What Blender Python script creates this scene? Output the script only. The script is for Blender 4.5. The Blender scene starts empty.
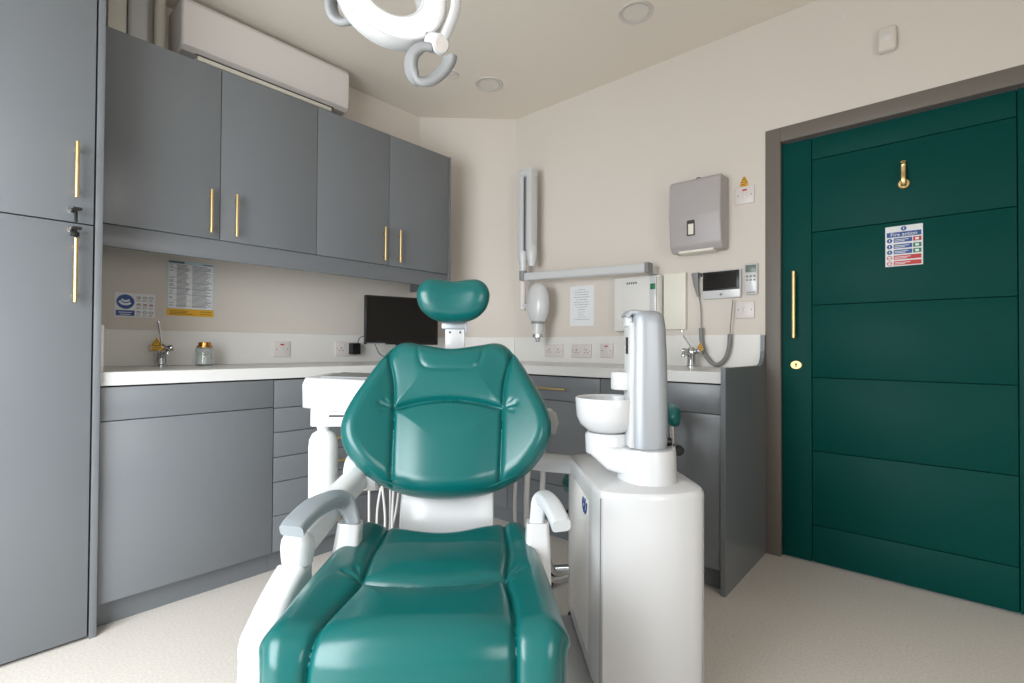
import bpy, bmesh, math, random
import numpy as np
from mathutils import Vector, Matrix
random.seed(4)
SC = bpy.context.scene
COL = SC.collection
# ------------------------------------------------------------------ camera
FPX, YAW, PITCH, ROLL = 497.0, .7228, .0122, .0059
cyw, syw = math.cos(YAW), math.sin(YAW)
FWD = Vector((-syw, cyw, 0)); RGT = Vector((cyw, syw, 0)); UP = Vector((0, 0, 1))
_f = FWD*math.cos(PITCH)+UP*math.sin(PITCH); _u = UP*math.cos(PITCH)-FWD*math.sin(PITCH)
_r = RGT*math.cos(ROLL)+_u*math.sin(ROLL); _u = _u*math.cos(ROLL)-RGT*math.sin(ROLL)
cam = bpy.data.cameras.new('camera'); camo = bpy.data.objects.new('camera', cam); COL.objects.link(camo)
cam.sensor_width = 36; cam.lens = FPX/1024*36; cam.clip_start = .02
camo.matrix_world = Matrix(((_r.x, _u.x, -_f.x, 0), (_r.y, _u.y, -_f.y, 0), (_r.z, _u.z, -_f.z, 1.0), (0, 0, 0, 1)))
SC.camera = camo
# ------------------------------------------------------------------ view + world + lights
SC.view_settings.view_transform = 'Standard'; SC.view_settings.look = 'None'
SC.view_settings.gamma = 1; SC.view_settings.use_curve_mapping = False
SC.view_settings.exposure = -0.14
W = bpy.data.worlds.new('world'); SC.world = W; W.use_nodes = True
W.node_tree.nodes['Background'].inputs[0].default_value = (.75, .85, 1, 1)
W.node_tree.nodes['Background'].inputs[1].default_value = 1.0
def window_light(name, loc, aim, sx, sy, power, color=(1, .985, .96)):
    l = bpy.data.lights.new(name, 'AREA'); l.shape = 'RECTANGLE'; l.size = sx; l.size_y = sy
    l.energy = power; l.color = color
    o = bpy.data.objects.new(name, l); COL.objects.link(o); o.location = loc
    o.rotation_euler = (Vector(aim)-Vector(loc)).to_track_quat('-Z', 'Y').to_euler()
    return o
WX, WY = 1.75, -1.25        # inner faces of the two walls behind the camera
window_light('daylight_front_window', (-.95, WY-.02, 1.12), (-2.1, .30, -.3), 1.6, 1.9, 118, (.92, .97, 1))
window_light('daylight_side_window', (WX+.02, .0, 1.35), (-.3, .9, -.2), .9, 1.3, 22, (1, .97, .92))

# ------------------------------------------------------------------ materials
def lin(c):
    return tuple(((v/255)/12.92 if v <= 10.3 else (((v/255)+.055)/1.055)**2.4) for v in c)+(1,)
def mat(name, rgb, rough=.5, metal=0, bump=0, bscale=60, vary=0, vscale=3, coat=0, spec=.5, emit=None, trans=0, alpha=1, sheen=0):
    m = bpy.data.materials.new(name); m.use_nodes = True
    nt = m.node_tree; b = nt.nodes['Principled BSDF']
    b.inputs['Base Color'].default_value = lin(rgb); b.inputs['Roughness'].default_value = rough
    b.inputs['Metallic'].default_value = metal; b.inputs['Specular IOR Level'].default_value = spec
    b.inputs['Coat Weight'].default_value = coat; b.inputs['Coat Roughness'].default_value = .15
    b.inputs['Transmission Weight'].default_value = trans
    if emit: b.inputs['Emission Color'].default_value = lin(rgb); b.inputs['Emission Strength'].default_value = emit
    if bump or vary:
        tc = nt.nodes.new('ShaderNodeTexCoord')
    if bump:
        n = nt.nodes.new('ShaderNodeTexNoise'); n.inputs['Scale'].default_value = bscale; n.inputs['Detail'].default_value = 4
        nt.links.new(tc.outputs['Object'], n.inputs['Vector'])
        bp = nt.nodes.new('ShaderNodeBump'); bp.inputs['Strength'].default_value = bump; bp.inputs['Distance'].default_value = .002
        nt.links.new(n.outputs['Fac'], bp.inputs['Height']); nt.links.new(bp.outputs['Normal'], b.inputs['Normal'])
    if vary:
        n2 = nt.nodes.new('ShaderNodeTexNoise'); n2.inputs['Scale'].default_value = vscale; n2.inputs['Detail'].default_value = 3
        nt.links.new(tc.outputs['Object'], n2.inputs['Vector'])
        r = nt.nodes.new('ShaderNodeValToRGB'); c = lin(rgb)
        r.color_ramp.elements[0].position = .3; r.color_ramp.elements[1].position = .7
        r.color_ramp.elements[0].color = tuple(v*(1-vary) for v in c[:3])+(1,)
        r.color_ramp.elements[1].color = tuple(min(1, v*(1+vary)) for v in c[:3])+(1,)
        nt.links.new(n2.outputs['Fac'], r.inputs['Fac']); nt.links.new(r.outputs['Color'], b.inputs['Base Color'])
    return m
M = dict(
 wall=mat('wall_paint', (219, 211, 202), .75, bump=.05, bscale=90),
 ceil=mat('ceiling_paint', (232, 224, 212), .85),
 floor=mat('speckled_vinyl', (222, 215, 207), .42, vary=.09, vscale=120),
 cab=mat('grey_lacquer', (110, 114, 118), .34, spec=.55, bump=.02, bscale=200),
 cabdark=mat('dark_gap', (28, 28, 29), .8),
 white=mat('white_plastic', (209, 210, 211), .25, coat=.2),
 solid=mat('white_solid_surface', (212, 212, 210), .3),
 splash=mat('white_splashback', (232, 230, 226), .35),
 teal=mat('teal_leather', (0, 92, 90), .3, bump=.08, bscale=260, spec=.55, coat=.12),
 piping=mat('teal_piping', (0, 88, 84), .4),
 door=mat('dark_teal_paint', (0, 68, 63), .5, bump=.06, bscale=150, spec=.12),
 frame=mat('taupe_paint', (112, 105, 98), .5),
 brass=mat('brushed_brass', (220, 192, 138), .38, metal=1),
 chrome=mat('chrome', (205, 207, 210), .15, metal=1),
 silver=mat('silver_paint', (170, 175, 181), .42, metal=.35),
 armgrey=mat('grey_armrest', (150, 158, 164), .4, metal=.2),
 armlit=mat('lit_armrest', (205, 208, 211), .4),  # right armrest: the light falling on it is painted in as a paler grey
 black=mat('black_plastic', (16, 16, 18), .35),
 screen=mat('screen_glass', (10, 10, 11), .12),
 darkgrey=mat('dark_grey', (70, 72, 75), .4),
 midgrey=mat('mid_grey_plastic', (138, 139, 140), .45),
 ac=mat('ac_white', (222, 216, 212), .45),
 cream=mat('cream_trunking', (232, 229, 216), .5),
 dispenser=mat('dispenser_grey', (176, 170, 170), .4),
 plate=mat('socket_plate', (222, 215, 212), .35),
 dark=mat('dark_detail', (45, 42, 42), .5),
 red=mat('red', (190, 34, 34), .4),
 green=mat('green', (12, 120, 80), .4),
 blue=mat('blue', (24, 74, 146), .4),
 navy=mat('navy_blue', (40, 70, 130), .4),
 yellow=mat('yellow', (232, 176, 40), .5),
 paper=mat('paper', (232, 234, 236), .6),
 paperblue=mat('pale_blue_paper', (198, 216, 222), .6),
 print_=mat('print_grey', (110, 112, 118), .7),
 hose=mat('hose_grey', (205, 203, 200), .4),
 hosedark=mat('hose_dark_grey', (130, 130, 130), .45),
 cloudy=mat('cloudy_glass', (240, 245, 243), .06, trans=.8),
 frost=mat('frosted_white', (238, 242, 240), .35, trans=.0),
 copper=mat('copper', (196, 140, 76), .25, metal=1),
 lamp=mat('lamp_diffuser', (250, 250, 250), .3, emit=.2),
 downlight=mat('downlight_diffuser', (224, 218, 210), .5),
 downrim=mat('downlight_rim', (208, 202, 196), .5),
 outdoor=mat('window_frame_white', (235, 235, 235), .4))

# ------------------------------------------------------------------ helpers
def setp(o, label=None, cat=None, group=None, kind=None):
    if label: o['label'] = label
    if cat: o['category'] = cat
    if group: o['group'] = group
    if kind: o['kind'] = kind
    return o
def obj(name, bm, m, parent=None, ang=40, loc=None, smooth=True):
    bmesh.ops.recalc_face_normals(bm, faces=bm.faces)
    me = bpy.data.meshes.new(name); bm.to_mesh(me); bm.free()
    ms = m if isinstance(m, (list, tuple)) else [m]
    for x in ms: me.materials.append(M[x] if isinstance(x, str) else x)
    if smooth:
        for p in me.polygons: p.use_smooth = True
        me.set_sharp_from_angle(angle=math.radians(ang))
    o = bpy.data.objects.new(name, me); COL.objects.link(o)
    if parent: o.parent = parent
    if loc: o.location = loc
    return o
def empty(name, loc, rz=0, label=None, cat=None, group=None, kind=None):
    o = bpy.data.objects.new(name, None); COL.objects.link(o); o.location = loc; o.rotation_euler = (0, 0, rz)
    o.empty_display_size = .05
    return setp(o, label, cat, group, kind)
def copy_tree(o, parent=None):
    c = o.copy(); COL.objects.link(c); c.parent = parent
    for ch in list(o.children): copy_tree(ch, c)
    return c
def P(px, py, axis, val):
    d_ = _f+_r*((px-512)/FPX)-_u*((py-341.5)/FPX); c0 = Vector((0, 0, 1)); t_ = (val-c0[axis])/d_[axis]; return c0+d_*t_
def nb(): return bmesh.new()
def box(bm, x0, x1, y0, y1, z0, z1, bev=0, seg=2, mi=0):
    vs = [bm.verts.new((x, y, z)) for x in (x0, x1) for y in (y0, y1) for z in (z0, z1)]
    fs = [bm.faces.new([vs[i] for i in q]) for q in ((0, 1, 3, 2), (4, 6, 7, 5), (0, 4, 5, 1), (2, 3, 7, 6), (0, 2, 6, 4), (1, 5, 7, 3))]
    for f in fs: f.material_index = mi
    if bev:
        bmesh.ops.recalc_face_normals(bm, faces=fs)
        es = list({e for f in fs for e in f.edges})
        bmesh.ops.bevel(bm, geom=es, offset=bev, segments=seg, profile=.5, affect='EDGES')
    return vs
def mbox(*a, **k):
    bm = nb(); box(bm, *a, **k); return bm
def prism(bm, pts, axis, a0, a1, bev=0, seg=2, mi=0):
    """polygon pts (2D) extruded along axis; axis 2: pts are xy, axis 1: xz, axis 0: yz"""
    def P(p, a): return (a, p[0], p[1]) if axis == 0 else ((p[0], a, p[1]) if axis == 1 else (p[0], p[1], a))
    A = [bm.verts.new(P(p, a0)) for p in pts]; B = [bm.verts.new(P(p, a1)) for p in pts]; n = len(pts)
    fs = [bm.faces.new(A[::-1]), bm.faces.new(B)]+[bm.faces.new((A[i], A[(i+1) % n], B[(i+1) % n], B[i])) for i in range(n)]
    for f in fs: f.material_index = mi
    if bev:
        bmesh.ops.recalc_face_normals(bm, faces=fs)
        es = list(set(list(fs[0].edges)+list(fs[1].edges)))
        bmesh.ops.bevel(bm, geom=es, offset=bev, segments=seg, profile=.5, affect='EDGES')
def mprism(*a, **k):
    bm = nb(); prism(bm, *a, **k); return bm
def lathe(bm, prof, seg=32, mat4=None, sx=1, sy=1, mi=0):
    rings = []
    for r, z in (prof[:-1] if prof[0] == prof[-1] else prof):
        if r < 1e-5: ring = [bm.verts.new((0, 0, z))]
        else: ring = [bm.verts.new((r*sx*math.cos(2*math.pi*i/seg), r*sy*math.sin(2*math.pi*i/seg), z)) for i in range(seg)]
        rings.append(ring)
    if prof[0] == prof[-1]: rings.append(rings[0])
    for a, b in zip(rings, rings[1:]):
        for i in range(seg):
            j = (i+1) % seg
            q = [a[i % len(a)], a[j % len(a)], b[j % len(b)], b[i % len(b)]]
            q = list(dict.fromkeys(q))
            if len(q) >= 3: bm.faces.new(q).material_index = mi
    closed_ = prof[0] == prof[-1]
    for ring in (() if closed_ else (rings[0], rings[-1])):
        if len(ring) > 1: bm.faces.new(ring).material_index = mi
    if mat4 is not None: bmesh.ops.transform(bm, matrix=mat4, verts=list({v for r in rings for v in r}))
def mlathe(*a, **k):
    bm = nb(); lathe(bm, *a, **k); return bm
def T(x, y, z): return Matrix.Translation((x, y, z))
def aim_mat(loc, d):
    return Matrix.Translation(loc) @ Vector(d).to_track_quat('Z', 'Y').to_matrix().to_4x4()
def cyl(bm, a, b, r, r2=None, seg=20, bev=0, mi=0):
    a = Vector(a); b = Vector(b); L = (b-a).length; r2 = r if r2 is None else r2
    pr = [(0, 0), (r-bev, 0), (r, bev), (r2, L-bev), (r2-bev, L), (0, L)] if bev else [(0, 0), (r, 0), (r2, L), (0, L)]
    lathe(bm, pr, seg, aim_mat(a, b-a), mi=mi)
def mcyl(*a, **k):
    bm = nb(); cyl(bm, *a, **k); return bm
def catmull(pts, n=8, closed=False):
    P = [Vector(p) for p in pts]; N = len(P); out = []
    rng = range(N) if closed else range(N-1)
    for i in rng:
        if closed: p0, p1, p2, p3 = P[i-1], P[i], P[(i+1) % N], P[(i+2) % N]
        else: p0, p1, p2, p3 = P[max(i-1, 0)], P[i], P[i+1], P[min(i+2, N-1)]
        for k in range(n):
            t = k/n
            out.append(.5*((2*p1)+(p2-p0)*t+(2*p0-5*p1+4*p2-p3)*t*t+(3*p1-p0-3*p2+p3)*t**3))
    if not closed: out.append(P[-1])
    return out
def sweep(bm, pts, sec, closed=False, up=None, mi=0):
    """sweep a section; sec(t) -> list of 2D pts (side, up); up fixes the frame, else minimal rotation"""
    P = [Vector(p) for p in pts]; N = len(P); rings = []; prev = None
    for i, p in enumerate(P):
        if closed: t = (P[(i+1) % N]-P[i-1]).normalized()
        else: t = (P[min(i+1, N-1)]-P[max(i-1, 0)]).normalized()
        if up is not None: s = t.cross(Vector(up)).normalized()
        else:
            if prev is None: prev = t.orthogonal()
            s = (prev-t*prev.dot(t)).normalized(); prev = s
        u = s.cross(t).normalized()
        rings.append([bm.verts.new(p+s*a+u*b) for a, b in sec(i/max(N-1, 1))])
    K = len(rings[0])
    for i in range(N if closed else N-1):
        A, B = rings[i], rings[(i+1) % N]
        for k in range(K): bm.faces.new((A[k], A[(k+1) % K], B[(k+1) % K], B[k])).material_index = mi
    if not closed:
        bm.faces.new(rings[0][::-1]).material_index = mi; bm.faces.new(rings[-1]).material_index = mi
def tube(bm, pts, r, seg=10, closed=False, n=0, mi=0):
    if n: pts = catmull(pts, n, closed)
    rf = r if callable(r) else (lambda t: r)
    sweep(bm, pts, lambda t: [(rf(t)*math.cos(2*math.pi*k/seg), rf(t)*math.sin(2*math.pi*k/seg)) for k in range(seg)], closed, mi=mi)
def mtube(*a, **k):
    bm = nb(); tube(bm, *a, **k); return bm
def rrect(w, h, r, n=4):
    out = []
    for cx, cy, a0 in ((w/2-r, h/2-r, 0), (-w/2+r, h/2-r, 90), (-w/2+r, -h/2+r, 180), (w/2-r, -h/2+r, 270)):
        for k in range(n+1):
            a = math.radians(a0+90*k/n); out.append((cx+r*math.cos(a), cy+r*math.sin(a)))
    return out
def text_mesh(name, s, size, m, parent, mw, depth=.0006, align='CENTER'):
    cu = bpy.data.curves.new(name, 'FONT'); cu.body = s; cu.size = size; cu.align_x = align; cu.align_y = 'CENTER'; cu.extrude = depth
    tmp = bpy.data.objects.new(name+'_tmp', cu); COL.objects.link(tmp)
    bpy.context.view_layer.update()
    me = bpy.data.meshes.new_from_object(tmp.evaluated_get(bpy.context.evaluated_depsgraph_get()))
    bpy.data.objects.remove(tmp)
    me.transform(mw); me.materials.clear(); me.materials.append(M[m])
    o = bpy.data.objects.new(name, me); COL.objects.link(o); o.parent = parent
    return o

# ------------------------------------------------------------------ room shell
XL, YB, ZC = -2.82, 2.665, 2.63
CH0, CH1 = (XL, 2.19), (-2.318, YB)           # the chamfered corner wall
def struct(name, bm, m, parent=None, **k):
    o = obj(name, bm, m, parent, **k)
    if not parent: o['kind'] = 'structure'
    return o
struct('floor', mbox(-2.95, WX+.1, WY-.1, 2.8, -.1, 0), 'floor')
struct('ceiling', mbox(-2.95, WX+.1, WY-.1, 2.8, ZC, ZC+.1), 'ceil')
struct('wall_left', mbox(XL-.1, XL, WY-.1, 2.19, 0, ZC), 'wall')
struct('wall_corner', mprism([CH0, CH1, (-2.318, 2.765), (XL-.1, 2.765), (XL-.1, 2.19)], 2, 0, ZC), 'wall')
bm = nb()
DX0, DX1 = -.684, .372                         # door opening incl. frame
box(bm, -2.318, DX0, YB, YB+.1, 0, ZC); box(bm, DX0, DX1, YB, YB+.1, 2.078, ZC); box(bm, DX1, WX+.1, YB, YB+.1, 0, ZC)
struct('wall_back', bm, 'wall')
def wall_with_window(name, axis, w0, w1, h0, h1, a0, a1, t0, t1):
    bm = nb()
    for (p0, p1, q0, q1) in ((a0, w0, 0, ZC), (w1, a1, 0, ZC), (w0, w1, 0, h0), (w0, w1, h1, ZC)):
        if axis == 0: box(bm, p0, p1, t0, t1, q0, q1)
        else: box(bm, t0, t1, p0, p1, q0, q1)
    struct(name, bm, 'wall')
wall_with_window('wall_front', 0, -1.8, -.1, .1, 2.12, -2.92, WX+.1, WY-.1, WY)
wall_with_window('wall_right', 1, -.5, .5, .65, 2.05, WY, YB, WX, WX+.1)
bm = nb()
for z in (.1, 2.08): box(bm, -1.8, -.1, WY-.1, WY-.06, z, z+.04)
for x in (-1.8, -.14): box(bm, x, x+.04, WY-.1, WY-.06, .14, 2.08)
struct('window_1', bm, 'outdoor')
bm = nb()
for z in (.65, 2.01): box(bm, WX+.06, WX+.1, -.5, .5, z, z+.04)
for y in (-.5, .46): box(bm, WX+.06, WX+.1, y, y+.04, .69, 2.01)
struct('window_2', bm, 'outdoor')

# ------------------------------------------------------------------ the door
d = empty('door_1', (-.15, 2.68, 0), kind='structure')
def L(x): return x+.15
fr = nb()
box(fr, L(-.684), L(-.616), -.018, .09, 0, 2.078, .002); box(fr, L(.294), L(.372), -.018, .09, 0, 2.078, .002)
box(fr, L(-.616), L(.294), -.018, .09, 2.008, 2.078, .002)
obj('door_frame', fr, 'frame', d)
lf = nb()
box(lf, L(-.6135), L(.287), .022, .055, .008, 1.998, mi=0)
yA, yB2 = .004, .022
box(lf, L(-.6135), L(-.489), yA, yB2, .008, 1.998, .0025); box(lf, L(.195), L(.287), yA, yB2, .008, 1.998, .0025)
zz = [.008, .18, .525, .868, 1.207, 1.55, 1.893, 1.998]
for a, b in zip(zz, zz[1:]): box(lf, L(-.4865), L(.1925), yA, yB2, a+.0012, b-.0012, .0025)
obj('door_leaf', lf, 'door', d)
h = nb()
cyl(h, (L(-.557), -.032, 1.052), (L(-.557), -.032, 1.372), .009, seg=16, bev=.002)
for z in (1.068, 1.356): cyl(h, (L(-.557), -.032, z), (L(-.557), .006, z), .008)
obj('door_handle', h, 'brass', d)
k = nb(); lathe(k, [(0, 0), (.021, 0), (.023, .003), (.021, .006), (0, .006)], 32, Matrix.Translation((L(-.553), .004, .925)) @ Matrix.Rotation(math.radians(90), 4, 'X'), sx=1.1, sy=.9)
ke = obj('keyhole_plate', k, 'brass', d)
k = nb(); cyl(k, (L(-.553), -.001, .929), (L(-.553), -.0026, .929), .0045); box(k, L(-.555), L(-.551), -.0026, -.001, .915, .93)
obj('keyhole', k, 'dark', ke)
hk = nb()
cyl(hk, (L(-.146), .006, 1.706), (L(-.146), -.008, 1.706), .021, seg=24, bev=.003)
sweep(hk, catmull([(L(-.146), -.008, 1.70), (L(-.146), -.026, 1.698), (L(-.146), -.034, 1.72), (L(-.146), -.030, 1.75), (L(-.146), -.030, 1.782), (L(-.146), -.04, 1.79)], 6),
      lambda t: [(a*(1 if t < .3 else 1+.3*t), b) for a, b in rrect(.009, .017, .004)], up=(1, 0, 0))
for s in (-1, 1): cyl(hk, (L(-.146)+s*.012, -.008, 1.706), (L(-.146)+s*.012, -.0095, 1.706), .003)
obj('coat_hook', hk, 'brass', d)
# fire action sign stuck on the door
s = empty('fire_action_sign', (-.147, 2.6838, 1.444), label='white, blue and red fire action notice stuck on the dark teal door', cat='sign')
obj('sign_plate', mbox(-.063, .063, -.0015, 0, -.086, .086), 'paper', s)
def flat(bm, x0, x1, z0, z1, y=-.0018, mi=0, t=.0003): box(bm, x0, x1, y-t, y+t, z0, z1, mi=mi)
def panel(nm, m, *a):
    b = nb(); flat(b, *a); obj(nm, b, m, s)
def dot(z, x=-.048):
    b = nb(); cyl(b, (x, -.0015, z), (x, -.0021, z), .0095); obj('pictogram', b, 'blue', s)
panel('heading_panel', 'blue', -.058, .058, .039, .060); dot(.073, 0)
for z in (.016, -.010, -.034): panel('blue_panel', 'blue', -.034, .028, z, z+.018); dot(z+.009)
for z in (-.058, -.082):
    panel('red_panel', 'red', -.034, .058, z, z+.018)
    b = nb(); lathe(b, [(.0070, 0), (.0095, 0), (.0095, .0008), (.0070, .0008), (.0070, 0)], 20, T(-.048, -.0014, z+.009) @ Matrix.Rotation(math.radians(90), 4, 'X')); box(b, -.055, -.041, -.0023, -.0016, z+.008, z+.010)
    obj('prohibition_pictogram', b, 'red', s)
panel('fire_pictogram', 'red', .031, .058, .016, .034)
for z in (-.010, -.034): panel('exit_pictogram', 'green', .031, .058, z, z+.018)
b = nb()
for z in (.016, -.010, -.034, -.058, -.082):
    for q in range(2):
        flat(b, -.031, .02-.012*q+random.uniform(-.006, .004), z+.010-.006*q, z+.0125-.006*q, y=-.0023)
for z in (.016, -.010, -.034, -.0585): flat(b, .038, .050, z+.004, z+.014, y=-.0023) if z > -.05 else None
for z in (.025, -.001, -.025, .073): flat(b, -.0495 if z < .07 else -.0015, -.0465 if z < .07 else .0015, z-.005, z+.005, y=-.0023)
obj('white_print', b, 'paper', s)
text_mesh('sign_heading', 'Fire action', .021, 'paper', s, T(0, -.0023, .049) @ Matrix.Rotation(math.radians(90), 4, 'X'))

# ------------------------------------------------------------------ tall cabinet
XT = -2.20
t = empty('tall_cabinet', (-2.5, .03, 0), label='full height grey cupboard with two locking doors at the left edge', cat='cabinet')
def B_(name, x0, x1, y0, y1, z0, z1, m, par, org, bev=.0015):
    return obj(name, mbox(x0-org[0], x1-org[0], y0-org[1], y1-org[1], z0-org[2], z1-org[2], bev=bev), m, par)
o0 = (-2.5, .03, 0)
B_('carcass', XL, XT-.022, -.30, .325, .0, ZC-.002, 'cabdark', t, o0, 0)
B_('side_panel', XL, XT+.001, .3285, .3485, 0, ZC-.002, 'cab', t, o0)
dr = [B_('door', XT-.02, XT, -.28, .3235, .012, 1.4075, 'cab', t, o0), B_('door', XT-.02, XT, -.28, .3235, 1.4115, ZC-.004, 'cab', t, o0)]
for dd, z0, z1, zk in ((dr[0], 1.141, 1.355, 1.385), (dr[1], 1.488, 1.676, 1.449)):
    b = nb(); cyl(b, (XT+.032-o0[0], .275-o0[1], z0), (XT+.032-o0[0], .275-o0[1], z1), .0058, bev=.001)
    for z in (z0+.025, z1-.025): cyl(b, (XT-o0[0], .275-o0[1], z), (XT+.032-o0[0], .275-o0[1], z), .0045)
    obj('handle', b, 'brass', dd)
    b = nb(); x = XT-o0[0]; y = .265-o0[1]
    cyl(b, (x, y, zk), (x+.006, y, zk), .010, seg=24, bev=.001)
    lk = obj('lock', b, 'chrome', dd)
    b = nb(); cyl(b, (x+.006, y, zk), (x+.03, y, zk), .0035)
    sweep(b, [(x+.026, y+.012, zk+.002), (x+.04, y+.012, zk+.002)], lambda q: rrect(.024, .009, .003), up=(0, 0, 1))
    obj('key_head', b, 'black', lk)
    b = nb(); box(b, x+.03, x+.034, y+.004, y+.013, zk-.042, zk-.004, .001)
    if zk < 1.42: box(b, x+.028, x+.038, y-.006, y+.018, zk-.026, zk-.010, .002)
    obj('key_fob', b, 'black', lk)

# ------------------------------------------------------------------ wall cabinets
XW = -2.42
ys = [.352, .787, 1.234, 1.669, 2.119]
def wall_cab(y0, ym, y1, label):
    o0 = (XL, (y0+y1)/2, 1.468)
    c = empty('wall_cabinet', o0, label=label, cat='cabinet', group='grey wall cabinets over the left worktop')
    B_('carcass', XL+.002, XW-.021, y0+.001, y1-.001, 1.47, 2.222, 'cab', c, o0, 0)
    for a, b_, hy in ((y0, ym, ym-.042), (ym, y1, ym+.06)):
        dd = B_('door', XW-.019, XW, a+.0015, b_-.0015, 1.468, 2.224, 'cab', c, o0)
        h = nb(); x = XW+.03-o0[0]; yy = hy-o0[1]
        cyl(h, (x, yy, 1.488-o0[2]), (x, yy, 1.678-o0[2]), .0058, bev=.001)
        for z in (1.515, 1.65): cyl(h, (XW-o0[0], yy, z-o0[2]), (x, yy, z-o0[2]), .0045)
        obj('handle', h, 'brass', dd)
    return c
wall_cab(ys[0], ys[1], ys[2], 'grey double wall cabinet next to the tall cupboard, nearer the camera')
wall_cab(ys[2], ys[3], ys[4], 'grey double wall cabinet farther from the tall cupboard, above the monitor')
setp(obj('cabinet_end_panel', mbox(XL+.002, XW+.002, 2.1205, 2.136, 1.38, 2.226, .001), 'cab'), 'thin grey end panel closing the row of wall cabinets', 'panel')
setp(obj('cabinet_pelmet', mbox(XW-.03, XW-.008, .352, 2.119, 1.381, 1.4665, .001), 'cab'), 'long grey pelmet rail under the wall cabinets', 'pelmet')

# ------------------------------------------------------------------ base units along the left wall
XB = -2.222; ZW0, ZW1 = .857, .905
def drawer_handle_y(dd, x, yc, z, o0, half=.085):
    h = nb(); cyl(h, (x+.03-o0[0], yc-half-o0[1], z), (x+.03-o0[0], yc+half-o0[1], z), .0055, bev=.001)
    for s_ in (-1, 1): cyl(h, (x-o0[0], yc+s_*(half-.03)-o0[1], z), (x+.03-o0[0], yc+s_*(half-.03)-o0[1], z), .0045)
    obj('handle', h, 'brass', dd)
def base_shell(c, o0, y0, y1):
    B_('carcass', XL+.002, XB-.021, y0, y1, .095, ZW0-.002, 'cabdark', c, o0, 0)
    B_('plinth', XB-.07, XB-.052, y0, y1, .0, .095, 'cab', c, o0, 0)
o0 = (-2.5, .65, 0)
c = empty('sink_cabinet', o0, label='wide grey base cabinet with one large door beside the tall cupboard', cat='cabinet')
base_shell(c, o0, .351, .945)
B_('top_front', XB-.02, XB, .352, .9435, .7335, .851, 'cab', c, o0); B_('door', XB-.02, XB, .352, .9435, .097, .7305, 'cab', c, o0)
o0 = (-2.5, 1.25, 0)
c = empty('drawer_cabinet', o0, label='grey six drawer base unit behind the white bottle', cat='cabinet')
base_shell(c, o0, .946, 1.546)
zs = [.097, .254, .402, .511, .62, .7275, .851]
for a, b_ in zip(zs, zs[1:]):
    dd = B_('drawer', XB-.02, XB, .9475, 1.5445, a+.0015, b_-.0015, 'cab', c, o0)
    drawer_handle_y(dd, XB, 1.25, (a+b_)/2, o0)
o0 = (-2.5, 1.85, 0)
c = empty('corner_cabinet', o0, label='plain grey corner base cabinet hidden behind the chair back', cat='cabinet')
YF = 2.086
bm = nb(); prism(bm, [(XL+.002, 1.547), (XB-.021, 1.547), (XB-.021, YF+.021), (-1.87, YF+.021), (-1.87, YB-.002), (-2.316, YB-.002), (XL+.002, 2.188)], 2, .095, ZW0-.002)
bmesh.ops.transform(bm, matrix=T(2.5, -1.85, 0), verts=bm.verts); obj('carcass', bm, 'cabdark', c)
B_('door', XB-.02, XB, 1.548, 2.06, .097, .851, 'cab', c, o0)
B_('door', XB+.03, -1.872, YF, YF+.02, .097, .851, 'cab', c, o0)
B_('plinth', XB-.07, XB-.052, 1.547, YF+.07, 0, .095, 'cab', c, o0, 0); B_('plinth', XB-.05, -1.87, YF+.052, YF+.07, 0, .095, 'cab', c, o0, 0)
# back-wall run
def base_shell_b(c, o0, x0, x1):
    B_('carcass', x0, x1, YF+.021, YB-.002, .095, ZW0-.002, 'cabdark', c, o0, 0)
    B_('plinth', x0, x1, YF+.052, YF+.07, 0, .095, 'cab', c, o0, 0)
o0 = (-1.57, 2.38, 0)
c = empty('drawer_cabinet', o0, label='grey base unit with brass-handled top drawer between chair back and spittoon', cat='cabinet')
base_shell_b(c, o0, -1.869, -1.27)
for a, b_ in ((.097, .29), (.29, .727), (.727, .851)):
    dd = B_('drawer', -1.868, -1.2715, YF, YF+.02, a+.0015, b_-.0015, 'cab', c, o0)
    if b_ < .8: continue
    h = nb(); x = -1.55-o0[0]; y = YF-o0[1]; z = b_-.062
    cyl(h, (x-.095, y-.03, z), (x+.095, y-.03, z), .0055, bev=.001)
    for s_ in (-1, 1): cyl(h, (x+s_*.07, y-.03, z), (x+s_*.07, y, z), .0045)
    obj('handle', h, 'brass', dd)
o0 = (-1.0, 2.38, 0)
c = empty('sink_cabinet', o0, label='grey base cabinet under the right tap, behind the silver column', cat='cabinet')
base_shell_b(c, o0, -1.269, -.7025)
B_('top_front', -1.2685, -.703, YF, YF+.02, .7315, .851, 'cab', c, o0); B_('door', -1.2685, -.703, YF, YF+.02, .097, .7285, 'cab', c, o0)
# end panel with upswept rear edge
pts = [(2.078, 0), (YB-.001, 0), (YB-.001, 1.068), (YB-.03, 1.068)]+[(YB-.03-.05*math.sin(math.radians(a)), .985-.06+.06*math.cos(math.radians(a))) for a in (0, 20, 40, 60, 80)]+[(YB-.13, .922), (2.078, .922)]
pts = [(2.078, 0), (YB-.001, 0), (YB-.001, 1.068), (YB-.022, 1.068), (YB-.026, .99), (YB-.036, .955), (YB-.055, .932), (YB-.09, .922), (2.078, .922)]
setp(obj('counter_end_panel', mprism(pts, 0, -.701, -.6815, .001), 'cab', smooth=False), 'tall grey end panel of the right worktop beside the door frame', 'panel')
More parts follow.
